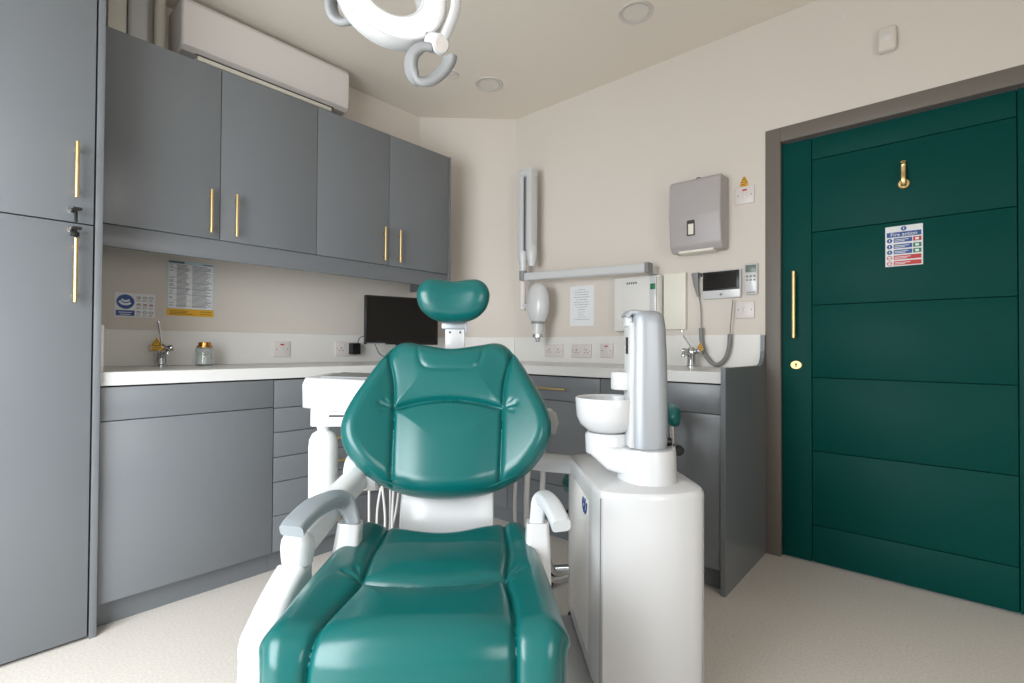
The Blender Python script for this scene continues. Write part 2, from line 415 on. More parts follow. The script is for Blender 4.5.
# worktop
bm = nb()
prism(bm, [(XL+.001, .3495), (XB+.002, .3495), (XB+.002, YF-.002), (-.702, YF-.002), (-.702, YB-.001), (-2.3175, YB-.001), (XL+.001, 2.1895)], 2, ZW0, ZW1, .002)
setp(obj('worktop', bm, 'solid', smooth=False), 'continuous white L-shaped worktop on the grey base units', 'worktop')
def upstand(name, pts, label):
    bm = nb(); prism(bm, pts, 2, ZW1+.0005, 1.072, .001)
    setp(obj(name, bm, 'splash', smooth=False), label, 'backsplash')
q = .7071*.014
upstand('backsplash', [(XL+.001, .3635), (XL+.015, .3635), (XL+.015, 2.184), (XL+.001, 2.1895)], 'white upstand along the left wall above the worktop')
upstand('backsplash', [(XL+.002, 2.19), (XL+.0155, 2.186), (-2.314, 2.6495), (-2.3185, YB-.001)], 'short diagonal white upstand in the chamfered corner')
upstand('backsplash', [(-2.3165, YB-.001), (-2.312, YB-.015), (-.702, YB-.015), (-.702, YB-.001)], 'white upstand along the back wall behind the right tap')
upstand('backsplash', [(XL+.001, .3495), (XB-.02, .3495), (XB-.02, .3625), (XL+.001, .3625)], 'short white side upstand against the tall cupboard')

# ------------------------------------------------------------------ sockets and switches
def plate(label, w, wall, a, z, kind='socket', tag=None):
    """wall 'L' faces +X at y=a; 'B' faces -Y at x=a.  local frame: x right, z up, -y out"""
    if wall == 'L': e = empty('wall_socket' if kind == 'socket' else 'switch_plate', (XL+.0155 if z < 1.07 else XL+.0005, a, z), math.radians(90))
    else: e = empty('wall_socket' if kind == 'socket' else 'switch_plate', (a, YB-.0155 if z < 1.07 else YB-.0005, z), 0)
    setp(e, label, 'socket' if kind == 'socket' else 'switch')
    obj('faceplate', mbox(-w/2, w/2, -.010, 0, -.043, .043, .003), 'plate', e)
    b = nb()
    if kind == 'socket':
        for cx in ((-w/4, w/4) if w > .1 else (0,)):
            b = nb()
            box(b, cx-.003, cx+.003, -.0105, -.009, .002, .010)
            for s_ in (-1, 1): box(b, cx+s_*.011-.004, cx+s_*.011+.004, -.0105, -.009, -.012, -.008)
            obj('socket_holes', b, 'dark', e)
        for s_ in (-1, 1): obj('screw', mcyl((s_*(w/2-.01), -.009, 0), (s_*(w/2-.01), -.0106, 0), .0025, seg=10), 'dark', e)
    else:
        for s_ in (-1, 1): cyl(b, (s_*(w/2-.014), -.009, 0), (s_*(w/2-.014), -.0106, 0), .0028, seg=10)
    if kind != 'socket':
        for s_ in (-1, 1): obj('screw', mcyl((s_*(w/2-.014), -.009, 0), (s_*(w/2-.014), -.0106, 0), .0028, seg=10), 'dark', e)
    if kind == 'socket' and w > .1:
        for cx in (-.02, .02): obj('rocker', mbox(cx-.007, cx+.007, -.0135, -.010, .012, .030, .001), 'plate', e)
        return e
    b = nb()
    if kind != 'socket': box(b, -.011, .011, -.0135, -.010, -.016, .014, .001)
    else: box(b, -.006, .006, -.0135, -.010, .015, .032, .001)
    obj('rocker', b, 'plate', e)
    if kind == 'neon': obj('neon_indicator', mbox(-.011, .011, -.012, -.0095, .022, .030, .001), 'red', e)
    return e
plate('white single switch with red neon on the left upstand, beside the glass jar', .088, 'L', 1.231, .983, 'neon')
plate('white double socket on the left upstand with the black adapter plugged in', .146, 'L', 1.626, .985)
plate('white double socket on the back upstand, nearest the x-ray head', .146, 'B', -1.962, .982)
plate('white double socket on the back upstand between another socket and the red switch', .146, 'B', -1.747, .981)
plate('white switch with red neon on the back upstand left of the silver column', .088, 'B', -1.566, .985, 'neon')
plate('white isolator switch with red neon on the back wall beside the towel dispenser', .090, 'B', -.778, 1.778, 'neon')
plate('blank white switch plate under the remote control', .090, 'B', -.777, 1.198, 'switch')
def warning_tag(label, loc, rz, s_=1.0, name='warning_tag'):
    e = empty(name, loc, rz, label=label, cat='label')
    b = nb(); prism(b, [(-.028*s_, 0), (.028*s_, 0), (.003*s_, .05*s_), (-.003*s_, .05*s_)], 1, -.0012, 0, 0); 
    box(b, -.028*s_, .028*s_, -.0012, 0, -.022*s_, -.002*s_)
    obj('yellow_card', b, 'yellow', e)
    b = nb(); w = .0022*s_
    for p0, p1 in (((-.019, .006), (.019, .006)), ((.019, .006), (0, .041)), ((0, .041), (-.019, .006))):
        tube(b, [(p0[0]*s_, -.0014, p0[1]*s_), (p1[0]*s_, -.0014, p1[1]*s_)], w*.8, 6)
    box(b, -.0015*s_, .0015*s_, -.0018, -.001, .012*s_, .028*s_)
    for k_ in range(2): box(b, -.022*s_, (.02-.008*k_)*s_, -.0016, -.001, (-.008-.009*k_)*s_, (-.005-.009*k_)*s_)
    obj('black_print', b, 'black', e)
    return e
warning_tag('small yellow triangle warning sticker above the isolator switch', (-.783, YB-.0005, 1.842), 0, .72, 'warning_sticker')

# ------------------------------------------------------------------ posters on the left wall
e = empty('hand_washing_sign', (XL+.0005, .568, 1.185), math.radians(90), label='small blue and white hand washing notice above the left tap', cat='sign')
obj('sign_sheet', mbox(-.076, .076, -.0012, 0, -.055, .055), 'paper', e)
b = nb(); lathe(b, [(0, 0), (.033, 0), (.033, .0006), (0, .0006)], 32, T(-.037, -.0012, .014) @ Matrix.Rotation(math.radians(90), 4, 'X'))
box(b, -.072, -.003, -.0018, -.0012, -.05, -.025); obj('blue_print', b, 'blue', e)
b = nb()
sweep(b, catmull([(-.06, -.002, .016), (-.048, -.002, .004), (-.03, -.002, .003), (-.018, -.002, .010)], 5), lambda q: [(a, c_*.15) for a, c_ in rrect(.010, .010, .004, 2)], up=(0, 1, 0))
sweep(b, catmull([(-.052, -.002, .024), (-.038, -.002, .016), (-.022, -.002, .022)], 5), lambda q: [(a, c_*.15) for a, c_ in rrect(.009, .009, .004, 2)], up=(0, 1, 0))
for k_ in range(2): box(b, -.062+.004*k_, -.013-.006*k_, -.0022, -.0016, -.036-.009*k_, -.033-.009*k_)
obj('white_print', b, 'paper', e)
b = nb()
for i in range(3):
    for j in range(3):
        cx = .012+.024*i; cz = .036-.034*j
        lathe(b, [(.005, 0), (.008, 0), (.008, .0006), (.005, .0006), (.005, 0)], 12, T(cx, -.0012, cz) @ Matrix.Rotation(math.radians(90), 4, 'X'), sx=1, sy=.7)
        box(b, cx-.009, cx+.007, -.0018, -.0012, cz-.013, cz-.0115); box(b, cx-.009, cx+.004, -.0018, -.0012, cz-.017, cz-.0155)
obj('step_drawings', b, 'print_', e)
b = nb()
for cx, cz in ((.012, .03), (.036, .002), (.06, .002), (.012, .004)): box(b, cx-.004, cx+.005, -.002, -.0014, cz, cz+.004)
obj('red_marks', b, 'red', e)
e = empty('procedure_chart', (XL+.0005, .7915, 1.28), math.radians(90), label='tall printed chart with orange footer on the wall above the glass jar', cat='poster')
obj('chart_sheet', mbox(-.101, .101, -.0012, 0, -.135, .135), 'paperblue', e)
obj('white_page', mbox(-.096, .096, -.0016, -.0012, -.098, .118), 'paper', e)
b = nb(); z = .126
box(b, -.095, -.03, -.0018, -.0012, .121, .131); box(b, .05, .095, -.0018, -.0012, .123, .128)
z = .112
while z > -.094:
    box(b, -.062, -.062+random.uniform(.035, .056), -.002, -.0015, z, z+.0024)
    box(b, .004, .004+random.uniform(.06, .086), -.002, -.0015, z, z+.0024)
    if random.random() < .3: box(b, -.092, -.092+random.uniform(.012, .024), -.002, -.0015, z, z+.0024)
    z -= .0058
for z in (.095, .055, .03, .0, -.03, -.06, -.085): box(b, -.094, .094, -.0019, -.0015, z-.001, z)
obj('printed_lines', b, 'print_', e)
obj('orange_footer', mbox(-.101, .101, -.0018, -.0012, -.135, -.1), 'yellow', e)
b = nb()
for k_ in range(3): box(b, -.09, -.02+random.uniform(0, .03), -.0022, -.0017, -.112-.007*k_, -.110-.007*k_); 
box(b, .04, .09, -.0022, -.0017, -.112, -.110); box(b, .04, .09, -.0022, -.0017, -.124, -.122)
obj('footer_lines', b, 'dark', e)
e = empty('printed_notice', (-1.76, YB-.0005, 1.268), 0, label='white page of centred typed lines on the back wall right of the x-ray head', cat='notice')
obj('notice_sheet', mbox(-.09, .09, -.001, 0, -.128, .128), 'paper', e)
b = nb()
for k_, w in enumerate((.03, .055, .05, .06, .045, .062, .058, .04, .03, .026, .02, .028, .06)):
    z = .102-k_*.0158; x = 0
    while x < 1.9*w: 
        l = random.uniform(.008, .02); box(b, x-w*.95, min(x+l, 1.9*w)-w*.95, -.0016, -.0009, z, z+.0022); x += l+.004
obj('typed_lines', b, 'print_', e)

# ------------------------------------------------------------------ taps, jar
def tap(loc, rz, label, lever_pts, tag_label, tag_off):
    e = empty('basin_tap', loc, rz, label=label, cat='tap')
    b = nb(); lathe(b, [(0, 0), (.027, 0), (.027, .004), (.021, .010), (.022, .06), (.025, .075), (.022, .092), (.012, .102), (0, .104)], 24)
    sweep(b, catmull([(0, -.012, .045), (0, -.04, .066), (0, -.075, .075), (0, -.10, .066), (0, -.103, .052)], 6), lambda t: rrect(.026-.006*t, .02-.004*t, .007), up=(1, 0, 0))
    obj('tap_body', b, 'chrome', e)
    for s_ in (-1, 1): obj('tap_knob', mcyl((s_*.02, 0, .08), (s_*.045, -.004, .085), .013, .015, bev=.003), 'chrome', e)
    b = mtube(lever_pts, .0042, 8, n=5); cyl(b, lever_pts[-1], Vector(lever_pts[-1])+Vector((0, 0, .008)), .0065)
    obj('lever', b, 'chrome', e)
    return e
tap((-2.725, .648, ZW1+.0005), math.radians(90), 'chrome lever tap on the left worktop below the hand washing notice',
    [(0, 0, .1), (-.004, 0, .14), (-.010, .004, .20)], '', None)
warning_tag('yellow triangle warning tag hanging on the left tap', (-2.69, .622, ZW1+.090), math.radians(70), .8)
tap((-1.01, 2.555, ZW1+.0005), 0, 'chrome lever tap on the right worktop below the handset cord',
    [(0, 0, .1), (-.02, 0, .13), (-.045, .0, .165), (-.05, 0, .185)], '', None)
warning_tag('yellow triangle warning tag hanging on the right tap', (-.968, 2.565, ZW1+.098), 0, .55)
e = empty('glass_jar', (-2.70, .818, ZW1+.0005), 0, label='clear glass jar with copper lid on the left worktop', cat='jar')
b = nb(); lathe(b, [(0, 0), (.033, 0), (.038, .004), (.038, .078), (.034, .085), (.033, .086), (.031, .082), (.035, .076), (.035, .006), (0, .005)], 32)
obj('glass_body', b, 'cloudy', e)
obj('jar_contents', mlathe([(0, .008), (.032, .008), (.034, .012), (.034, .05), (.0, .055)], 24), 'frost', e)
obj('copper_lid', mlathe([(0, .087), (.034, .087), (.035, .088), (.035, .093), (.028, .095), (.027, .110), (.025, .112), (0, .112)], 32), 'copper', e)

# ------------------------------------------------------------------ monitor, adapter, cable
Ml = FWD*2.90+RGT*-.858; Mr = FWD*3.15+RGT*-.469
mc = (Ml+Mr)/2; ang = math.atan2((Mr-Ml).y, (Mr-Ml).x); mw = (Mr-Ml).length
e = empty('computer_monitor', (mc.x, mc.y, ZW1+.001), ang, label='black flat computer monitor in the corner behind the headrest', cat='monitor')
obj('monitor_casing', mbox(-mw/2, mw/2, 0, .03, .108, .398, .004), 'black', e)
obj('screen', mbox(-mw/2+.008, mw/2-.008, -.0015, .001, .124, .390), 'screen', e)
obj('chin_strip', mbox(-mw/2+.01, -mw/2+.12, -.003, .001, .1085, .1165), 'midgrey', e)
b = nb(); box(b, -.03, .03, .03, .05, .02, .24, .003); box(b, -.11, .11, -.06, .10, 0, .012, .004); box(b, -.03, .03, .025, .05, .012, .05)
obj('monitor_stand', b, 'black', e)
e = empty('power_adapter', (XL+.0265, 1.665, .987), math.radians(90), label='black power adapter plugged into the left wall socket', cat='adapter')
obj('adapter_body', mbox(-.028, .028, -.05, -.0005, -.035, .035, .004), 'black', e)
obj('adapter_cable', mtube([(.01, -.045, .035), (.02, -.055, .07), (.06, -.07, .075), (.10, -.09, .03), (.13, -.10, -.03), (.19, -.12, -.065), (.26, -.12, -.078), (.34, -.10, -.0785)], .0025, 6, n=6), 'black', e)

# ------------------------------------------------------------------ air conditioner and trunking
XA = -2.60
e = empty('air_conditioner', (XL+.0005, 1.20, 2.27), label='long white wall-mounted air conditioner above the wall cabinets', cat='air conditioner')
ya0, ya1 = P(182, 30, 0, XA).y, P(350, 90, 0, XA).y
zt_, zb_ = P(300, 48.5, 0, XA).z-2.27, P(300, 93, 0, XA).z-2.27
prof = [(0, zb_), (.13, zb_), (.19, zb_+.004), (.212, zb_+.022), (.218, zb_+.05), (.218, zt_-.02), (.205, zt_), (.0, zt_)]
b = nb()
A = [[b.verts.new((p[0], y-1.20, p[1])) for p in prof] for y in (ya0, ya1)]
n_ = len(prof)
fs = [b.faces.new(A[0][::-1]), b.faces.new(A[1])]+[b.faces.new((A[0][i], A[0][(i+1) % n_], A[1][(i+1) % n_], A[1][i])) for i in range(n_)]
bmesh.ops.recalc_face_normals(b, faces=fs)
bmesh.ops.bevel(b, geom=list(set(list(fs[0].edges)+list(fs[1].edges))), offset=.014, segments=3, profile=.5, affect='EDGES')
obj('body', b, 'ac', e, ang=30)
b = nb(); box(b, .07, .197, ya0+.07-1.2, ya1-.1-1.2, zb_-.022, zb_-.001, .002); obj('air_flap', b, 'cream', e)
b = nb(); box(b, .196, .1985, ya0+.06-1.2, ya1-.09-1.2, zb_-.001, zb_+.004); obj('flap_gap', b, 'dark', e)
trk = nb(); box(trk, XL+.0005, XL+.08, P(108, 10, 0, XL+.08).y, P(127, 10, 0, XL+.08).y, 2.0, ZC-.001, .004)
setp(obj('cable_trunking', trk, 'cream'), 'cream vertical trunking at the left end of the air conditioner', 'trunking')
setp(obj('duct_cover', mbox(XL+.0005, XL+.10, P(129, 10, 0, XL+.1).y, P(149, 10, 0, XL+.1).y, 2.0, ZC-.001, .012, 4), 'white'), 'white rectangular duct cover between the cream trunking and the pipe', 'duct')
b = nb(); cyl(b, (XL+.05, P(160, 10, 0, XL+.05).y, 2.24), (XL+.05, P(160, 10, 0, XL+.05).y, ZC-.001), .024, seg=20)
setp(obj('drain_pipe', b, 'cream'), 'cream pipe rising beside the air conditioner to the ceiling', 'pipe')

# ------------------------------------------------------------------ ceiling lights, sensor
def down(x, y, r, label):
    e = empty('recessed_downlight', (x, y, ZC), label=label, cat='ceiling light', group='flat round ceiling lights')
    obj('diffuser', mlathe([(0, -.001), (r*.72, -.001), (r*.74, -.004), (0, -.004)], 40), 'downlight', e)
    obj('rim', mlathe([(r*.76, -.0005), (r, -.0005), (r*.98, -.007), (r*.80, -.007), (r*.76, -.0045), (r*.76, -.0005)], 40), 'downrim', e)
down(-1.137, 2.183, .083, 'round flat ceiling light nearest the door, at the top of the picture')
down(-2.135, 2.191, .086, 'round flat ceiling light near the corner, right of the lamp handle')
down(-2.225, 1.96, .045, 'small round ceiling fitting just behind the lamp handle')
e = empty('motion_sensor', (-.199, YB-.0005, 2.33), label='small white motion sensor high on the back wall above the door', cat='sensor')
obj('sensor_body', mbox(-.033, .033, -.035, 0, -.052, .052, .012, seg=4), 'wall', e)
obj('sensor_lens', mlathe([(0, .006), (.014, .004), (.02, 0), (0, 0)], 24, T(0, -.035, .008) @ Matrix.Rotation(math.radians(90), 4, 'X')), 'ac', e)
setp(obj('wall_mark', mlathe([(0, .001), (.011, .001), (.012, 0), (0, 0)], 20, T(-.356, YB-.0002, 2.507) @ Matrix.Rotation(math.radians(90), 4, 'X')), 'plate'), 'tiny round blanking disc high on the back wall near the ceiling', 'fitting')

# ------------------------------------------------------------------ paper towel dispenser
e = empty('towel_dispenser', (-.993, YB-.0005, 1.512), label='grey paper towel dispenser on the back wall above the intercom', cat='dispenser')
prof = [(0, 0), (-.085, -.004), (-.11, .03), (-.125, .18), (-.118, .36), (-.10, .375), (0, .375)]
b = nb(); A = [[b.verts.new((x, p[0], p[1])) for p in prof] for x in (-.135, .135)]; n_ = len(prof)
fs = [b.faces.new(A[0][::-1]), b.faces.new(A[1])]+[b.faces.new((A[0][i], A[0][(i+1) % n_], A[1][(i+1) % n_], A[1][i])) for i in range(n_)]
bmesh.ops.recalc_face_normals(b, faces=fs)
bmesh.ops.bevel(b, geom=list(b.edges), offset=.009, segments=3, profile=.5, affect='EDGES')
obj('housing', b, 'dispenser', e, ang=35)
b = nb(); box(b, -.036, .004, -.128, -.118, .075, .155, .004); obj('level_window', b, 'darkgrey', e)
b = nb(); box(b, -.028, .0, -.1295, -.126, .08, .135, .002); obj('window_paper', b, 'cream', e)
b = nb(); box(b, -.09, .09, -.10, -.02, -.008, .004, .001); obj('towel_slot', b, 'cream', e)
b = nb(); cyl(b, (0, -.06, .37), (0, -.06, .388), .012); obj('lock', b, 'darkgrey', e)

# ------------------------------------------------------------------ intercom, remote
e = empty('intercom_screen', (-.890, YB-.0005, 1.334), label='white video intercom with black screen on the back wall', cat='intercom')
obj('intercom_body', mbox(-.097, .097, -.022, 0, -.073, .073, .006, seg=3), 'white', e)
obj('display', mbox(-.093, .091, -.0245, -.02, -.03, .068, .001), 'black', e)
obj('screen', mbox(-.078, .078, -.0255, -.024, -.022, .060), 'screen', e)
b = nb(); cyl(b, (0, -.0215, -.052), (0, -.0235, -.052), .007); obj('button', b, 'midgrey', e)
e = empty('remote_control', (-.746, YB-.0005, 1.35), label='white remote control in its wall holder beside the intercom', cat='remote control')
obj('remote_body', mbox(-.031, .031, -.02, 0, -.078, .078, .005), 'white', e)
obj('remote_display', mbox(-.025, .025, -.0215, -.019, .034, .07, .001), mat('lcd_green_grey', (110, 125, 118), .3), e)
b = nb()
for i in range(3):
    for j in range(2): box(b, -.022+.017*i, -.012+.017*i, -.022, -.019, .008-.018*j, .018-.018*j, .001)
box(b, -.02, .02, -.021, -.019, -.07, -.064)
obj('buttons', b, 'midgrey', e)
# handset with coiled cord
e = empty('handset', (-1.012, YB-.02, 1.34), label='grey tapered handset hanging on a hook left of the intercom', cat='handset')
b = nb(); sweep(b, [(-.012, 0, .065), (-.008, 0, .0), (.004, 0, -.062)], lambda t: rrect(.038-.026*t, .026-.014*t, .004), up=(0, 1, 0))
obj('handset_body', b, 'hosedark', e)
b = nb(); box(b, .010, .020, -.012, .0195, .045, .062, .002); obj('hook', b, 'darkgrey', e)
pts = [(x, y, z) for x, y, z in [(.006, 0, -.06), (.016, 0, -.12), (.020, -.003, -.20), (.020, -.006, -.26)]]
obj('cord', mtube(pts, .003, 6, n=6), 'hosedark', e)
loop = [P(x, y, 1, 2.625)-Vector(e.location) for x, y in ((701, 328), (701.5, 340), (704, 352), (711, 362), (718, 364.5), (725, 359), (729, 348), (730, 334))]
obj('coiled_cord', mtube(loop, .011, 10, n=8), 'hosedark', e)
pts = [P(x, y, 1, 2.63)-Vector(e.location) for x, y in ((730, 334), (731, 320), (733, 300))]
obj('cord', mtube(pts, .003, 6, n=6), 'hosedark', e)

# ------------------------------------------------------------------ wall boxes
e = empty('xray_control_box', (-1.35, YB-.0005, 1.10), label='white x-ray control box on the back wall behind the silver column', cat='control box')
obj('box_body', mbox(-.142, .142, -.06, 0, 0, .31, .006), 'splash', e)
obj('front_cover', mbox(-.075, .14, -.072, -.058, .008, .302, .005), 'splash', e)
b = nb()
for k_ in range(5): box(b, -.055+.014*k_, -.046+.014*k_, -.0726, -.0715, .268, .280)
obj('lettering', b, 'print_', e)
b = nb(); box(b, .095, .135, -.088, -.0725, .03, .30, .006); hs = obj('hand_switch', b, 'white', e)
obj('green_button', mbox(.10, .13, -.091, -.087, .228, .26, .002), 'green', hs)
setp(obj('wall_panel', mbox(-1.2, -1.075, YB-.028, YB-.0005, 1.105, 1.415, .003), 'cream'), 'flat cream panel on the back wall between control box and handset', 'panel')

# ------------------------------------------------------------------ x-ray arm
YX = 2.53
p = P(650, 268, 1, YX)
e = empty('dental_xray_machine', (p.x, YB-.0005, p.z), label='white wall-mounted dental x-ray with folded arm and oval head', cat='x-ray machine')
def Q(px, py, y=YX): return P(px, py, 1, y)-Vector(e.location)
b = nb(); a0, a1 = Q(649, 268), Q(527, 277)
sweep(b, [a0, a1], lambda t: rrect(.06, .052, .012), up=(0, 0, 1)); obj('horizontal_arm', b, 'white', e)
b = nb(); sweep(b, [a0+Vector((.008, 0, 0)), a0-Vector((.012, 0, 0))], lambda t: rrect(.062, .058, .006), up=(0, 0, 1)); obj('arm_end_cap', b, 'hosedark', e)
b = nb(); z = a0.z; box(b, a0.x-.04, a0.x-.005, -.11, -.0, z-.025, z+.025, .004); obj('wall_bracket', b, 'white', e)
tp = Q(527.5, 170); bt = Q(527.5, 251)
ZT = tp.z; cx = tp.x
b = nb(); box(b, cx-.056, cx+.056, -.165, -.095, ZT-.05, ZT, .006); box(b, cx-.056, cx-.014, -.165, -.095, bt.z, ZT-.045, .006); box(b, cx+.014, cx+.056, -.165, -.095, bt.z, ZT-.045, .006)
obj('folded_arms', b, 'white', e)
obj('inner_rail', mbox(cx-.0135, cx+.0135, -.15, -.10, bt.z, ZT-.051), 'midgrey', e)
b = nb(); box(b, cx-.013, cx-.007, -.153, -.149, bt.z, ZT-.053); box(b, cx+.007, cx+.013, -.153, -.149, bt.z, ZT-.053); obj('rail_edges', b, 'darkgrey', e)
for s_ in (-1, 1):
    b = nb(); c1 = Vector((cx+s_*.037, -.13, bt.z-.02))
    lathe(b, [(0, .07), (.02, .065), (.032, .045), (.036, .01), (.033, -.03), (.026, -.06), (.024, -.07), (.024, -.12 if s_ < 0 else -.085), (0, -.12 if s_ < 0 else -.085)], 24, Matrix.Translation(c1))
    obj('elbow_joint', b, 'white', e)
b = nb(); c1 = Vector((cx-.037, -.13, bt.z-.13)); cyl(b, c1, c1-Vector((0, 0, .06)), .026, seg=24); obj('joint_ring', b, 'midgrey', e)
b = nb(); cyl(b, c1-Vector((0, 0, .07)), c1-Vector((0, 0, .26)), .022, seg=20, bev=.004); obj('drop_tube', b, 'ac', e)
# yoke to head
hc = Q(538, 304, 2.50)
b = nb(); tube(b, [c1-Vector((0, 0, .235)), c1+Vector((.04, -.01, -.235)), hc+Vector((-.03, 0, -.03))], .014, 10, n=4); obj('head_yoke', b, 'white', e)
b = nb(); lathe(b, [(0, .135), (.03, .13), (.058, .105), (.074, .06), (.079, .0), (.076, -.05), (.062, -.09), (.045, -.115), (.0, -.115)], 32, Matrix.Translation(hc), sx=1, sy=.75); obj('xray_head', b, 'white', e)
b = nb(); cyl(b, hc-Vector((0, 0, .112)), hc-Vector((0, 0, .128)), .044, seg=28); obj('head_ring', b, 'midgrey', e)
b = nb(); cyl(b, hc-Vector((0, 0, .128)), hc-Vector((0, 0, .195)), .038, .035, seg=28); obj('collimator', b, 'white', e)
b = nb(); cyl(b, hc-Vector((0, 0, .195)), hc-Vector((0, 0, .215)), .036, seg=24, bev=.002); cyl(b, hc-Vector((0, 0, .215)), hc-Vector((0, 0, .245)), .018, .014, seg=16); obj('collimator_tip', b, 'chrome', e)

# ------------------------------------------------------------------ cushions
def seg_dist(P_, poly):
    """distance of Nx2 points to polyline"""
    best = np.full(len(P_), 1e9)
    for a, b_ in zip(poly, poly[1:]):
        a = np.array(a); b_ = np.array(b_); ab = b_-a; L2 = max(ab@ab, 1e-12)
        t_ = np.clip(((P_-a)@ab)/L2, 0, 1)
        best = np.minimum(best, np.hypot(*(P_-(a+t_[:, None]*ab)).T))
    return best
def cushion(outline, seams, Tf, Tb, R, mapf, bulge=.012, bw=.05, hfun=None, centre=(0, 0), NA=320, NR=120):
    out = catmull([(x, y, 0) for x, y in outline], 14, closed=True)
    O = np.array([(p.x, p.y) for p in out]); Oc = np.vstack([O, O[:1]])
    cs = np.array(centre)
    # resample evenly by arc length
    sl = np.concatenate([[0], np.cumsum(np.hypot(*(Oc[1:]-Oc[:-1]).T))]); ss = np.linspace(0, sl[-1], NA, endpoint=False)
    O = np.stack([np.interp(ss, sl, Oc[:, 0]), np.interp(ss, sl, Oc[:, 1])], 1)
    rr = [1-(1-k/NR)**1.0 for k in range(NR+1)]
    rr = [math.sin(r*math.pi/2) if r > 0 else 0 for r in rr]
    pts = [cs]+[cs+(O[i]-cs)*r for r in rr[1:] for i in range(NA)]
    Pn = np.array(pts)
    de = seg_dist(Pn, [tuple(x) for x in np.vstack([O, O[:1]])]); de[-NA:] = 0
    tt = np.clip(de/R, 0, 1); prof = np.sqrt(np.clip(1-(1-tt)**2, 0, 1))
    ds = np.full(len(Pn), 1e9); groove = np.zeros(len(Pn))
    for poly, G, w, full in seams:
        pl = [(p.x, p.y) for p in catmull([(x, y, 0) for x, y in poly], 8)] if len(poly) > 2 else poly
        dd = seg_dist(Pn, pl); groove = np.maximum(groove, G*np.exp(-(dd/w)**1.3))
        if full: ds = np.minimum(ds, dd)
    h_ = prof*Tf-groove*np.minimum(1, prof*1.5)+bulge*prof*(1-np.exp(-(ds/bw)**1.5))
    if hfun is not None: h_ = h_+hfun(Pn)
    off = hfun(Pn) if hfun is not None else np.zeros(len(Pn))
    hb = -prof*Tb+off
    bm = nb()
    F_ = [bm.verts.new(mapf(*Pn[i], h_[i])) for i in range(len(Pn))]
    nin = len(Pn)-NA
    Bk = [bm.verts.new(mapf(*Pn[i], hb[i])) for i in range(nin)]+F_[nin:]
    for V in (F_, Bk):
        for i in range(NA): bm.faces.new((V[0], V[1+i], V[1+(i+1) % NA]))
        for k_ in range(NR-1):
            for i in range(NA):
                a = 1+k_*NA; j = (i+1) % NA
                bm.faces.new((V[a+i], V[a+NA+i], V[a+NA+j], V[a+j]))
    rim = [mapf(*O[i], off[nin+i]) for i in range(NA)]
    return bm, rim
def mirror(half):        # half outline from x=0 top to x=0 bottom on +x side
    return half+[(-x, y) for x, y in half[::-1] if abs(x) > 1e-6]

# ------------------------------------------------------------------ the dental chair
CYAW = YAW+.055
CO = FWD*1.0+RGT*-.171
ch = empty('dental_chair', (CO.x, CO.y, 0), CYAW, label='teal leather dental chair with white base in the middle of the room', cat='dental chair')
# backrest: plane leaning back
th = math.atan2(.43, .20)
u3 = Vector((0, math.cos(th), math.sin(th))); n3 = Vector((0, -math.sin(th), math.cos(th)))
B0 = Vector((.010, .42, .568))
def map_back(u, v, h_): return B0+Vector((u*.97, 0, 0))+u3*v+n3*h_
half = [(0, .462), (.055, .468), (.10, .476), (.14, .482), (.175, .473), (.208, .44), (.235, .395), (.262, .34), (.288, .285), (.306, .235), (.312, .19), (.303, .145), (.275, .10), (.235, .062), (.185, .034), (.12, .012), (.06, .002), (0, -.001)]
sL = [(.205, .452), (.19, .40), (.172, .33), (.165, .252), (.160, .14), (.155, .03)]
seams = [(sL, .013, .006, True), ([(-x, y) for x, y in sL], .013, .006, True),
         ([(-.165, .252), (-.09, .272), (0, .281), (.09, .272), (.165, .252)], .018, .008, True),
         ([(-.108, .462), (-.098, .41), (-.085, .385), (-.06, .376), (0, .375), (.06, .376), (.085, .385), (.098, .41), (.108, .462)], .0045, .006, False)]
for s_ in (-1, 1):
    for dx, dy, g in ((.04, .008, .006), (.03, -.012, .003), (.025, .02, .003)):
        seams.append(([(s_*.165, .252), (s_*(.165+dx), .252+dy)], g, .005, False))
def wing(Pn): return .055*np.clip((np.abs(Pn[:, 0])-.12)/.19, 0, 1)**1.6
bmc, rim = cushion(mirror(half), seams, .055, .035, .052, map_back, .016, .05, wing, (0, .22))
bk = obj('backrest', bmc, 'teal', ch, ang=80)
rim2 = [Vector(p) for p in rim]
cen = map_back(0, .22, 0)
obj('piping', mtube([p+(cen-p).normalized()*.014+n3*.0375 for p in rim2[::3]], .0028, 6, closed=True), 'piping', bk)
# headrest
def map_head(u, v, h_): return Vector((.008+u, .715+.10*v, 1.16+v*.99))+Vector((0, -.98, .12))*h_
hh = [(0, .068), (.05, .074), (.085, .072), (.112, .052), (.124, .018), (.116, -.022), (.092, -.052), (.055, -.071), (0, -.078)]
bmc, rim = cushion(mirror(hh), [([(-.03, .08), (0, .0)], .0, .01, False)], .045, .03, .062, map_head, 0, .05, lambda Pn: .02*(np.abs(Pn[:, 0])/.12)**2, (0, 0), 160, 40)
obj('headrest', bmc, 'teal', ch, ang=80)
hb = nb(); box(hb, -.022, .046, .738, .752, .94, 1.10, .004); obj('headrest_post', hb, 'white', ch)
hb = nb(); box(hb, -.034, .05, .73, .76, 1.063, 1.086, .003); box(hb, .047, .053, .73, .76, 1.05, 1.10); br = obj('headrest_bracket', hb, 'silver', ch)
for x in (-.006, .030): obj('screw', mcyl((x, .7385, 1.052), (x, .736, 1.052), .004), 'darkgrey', br)
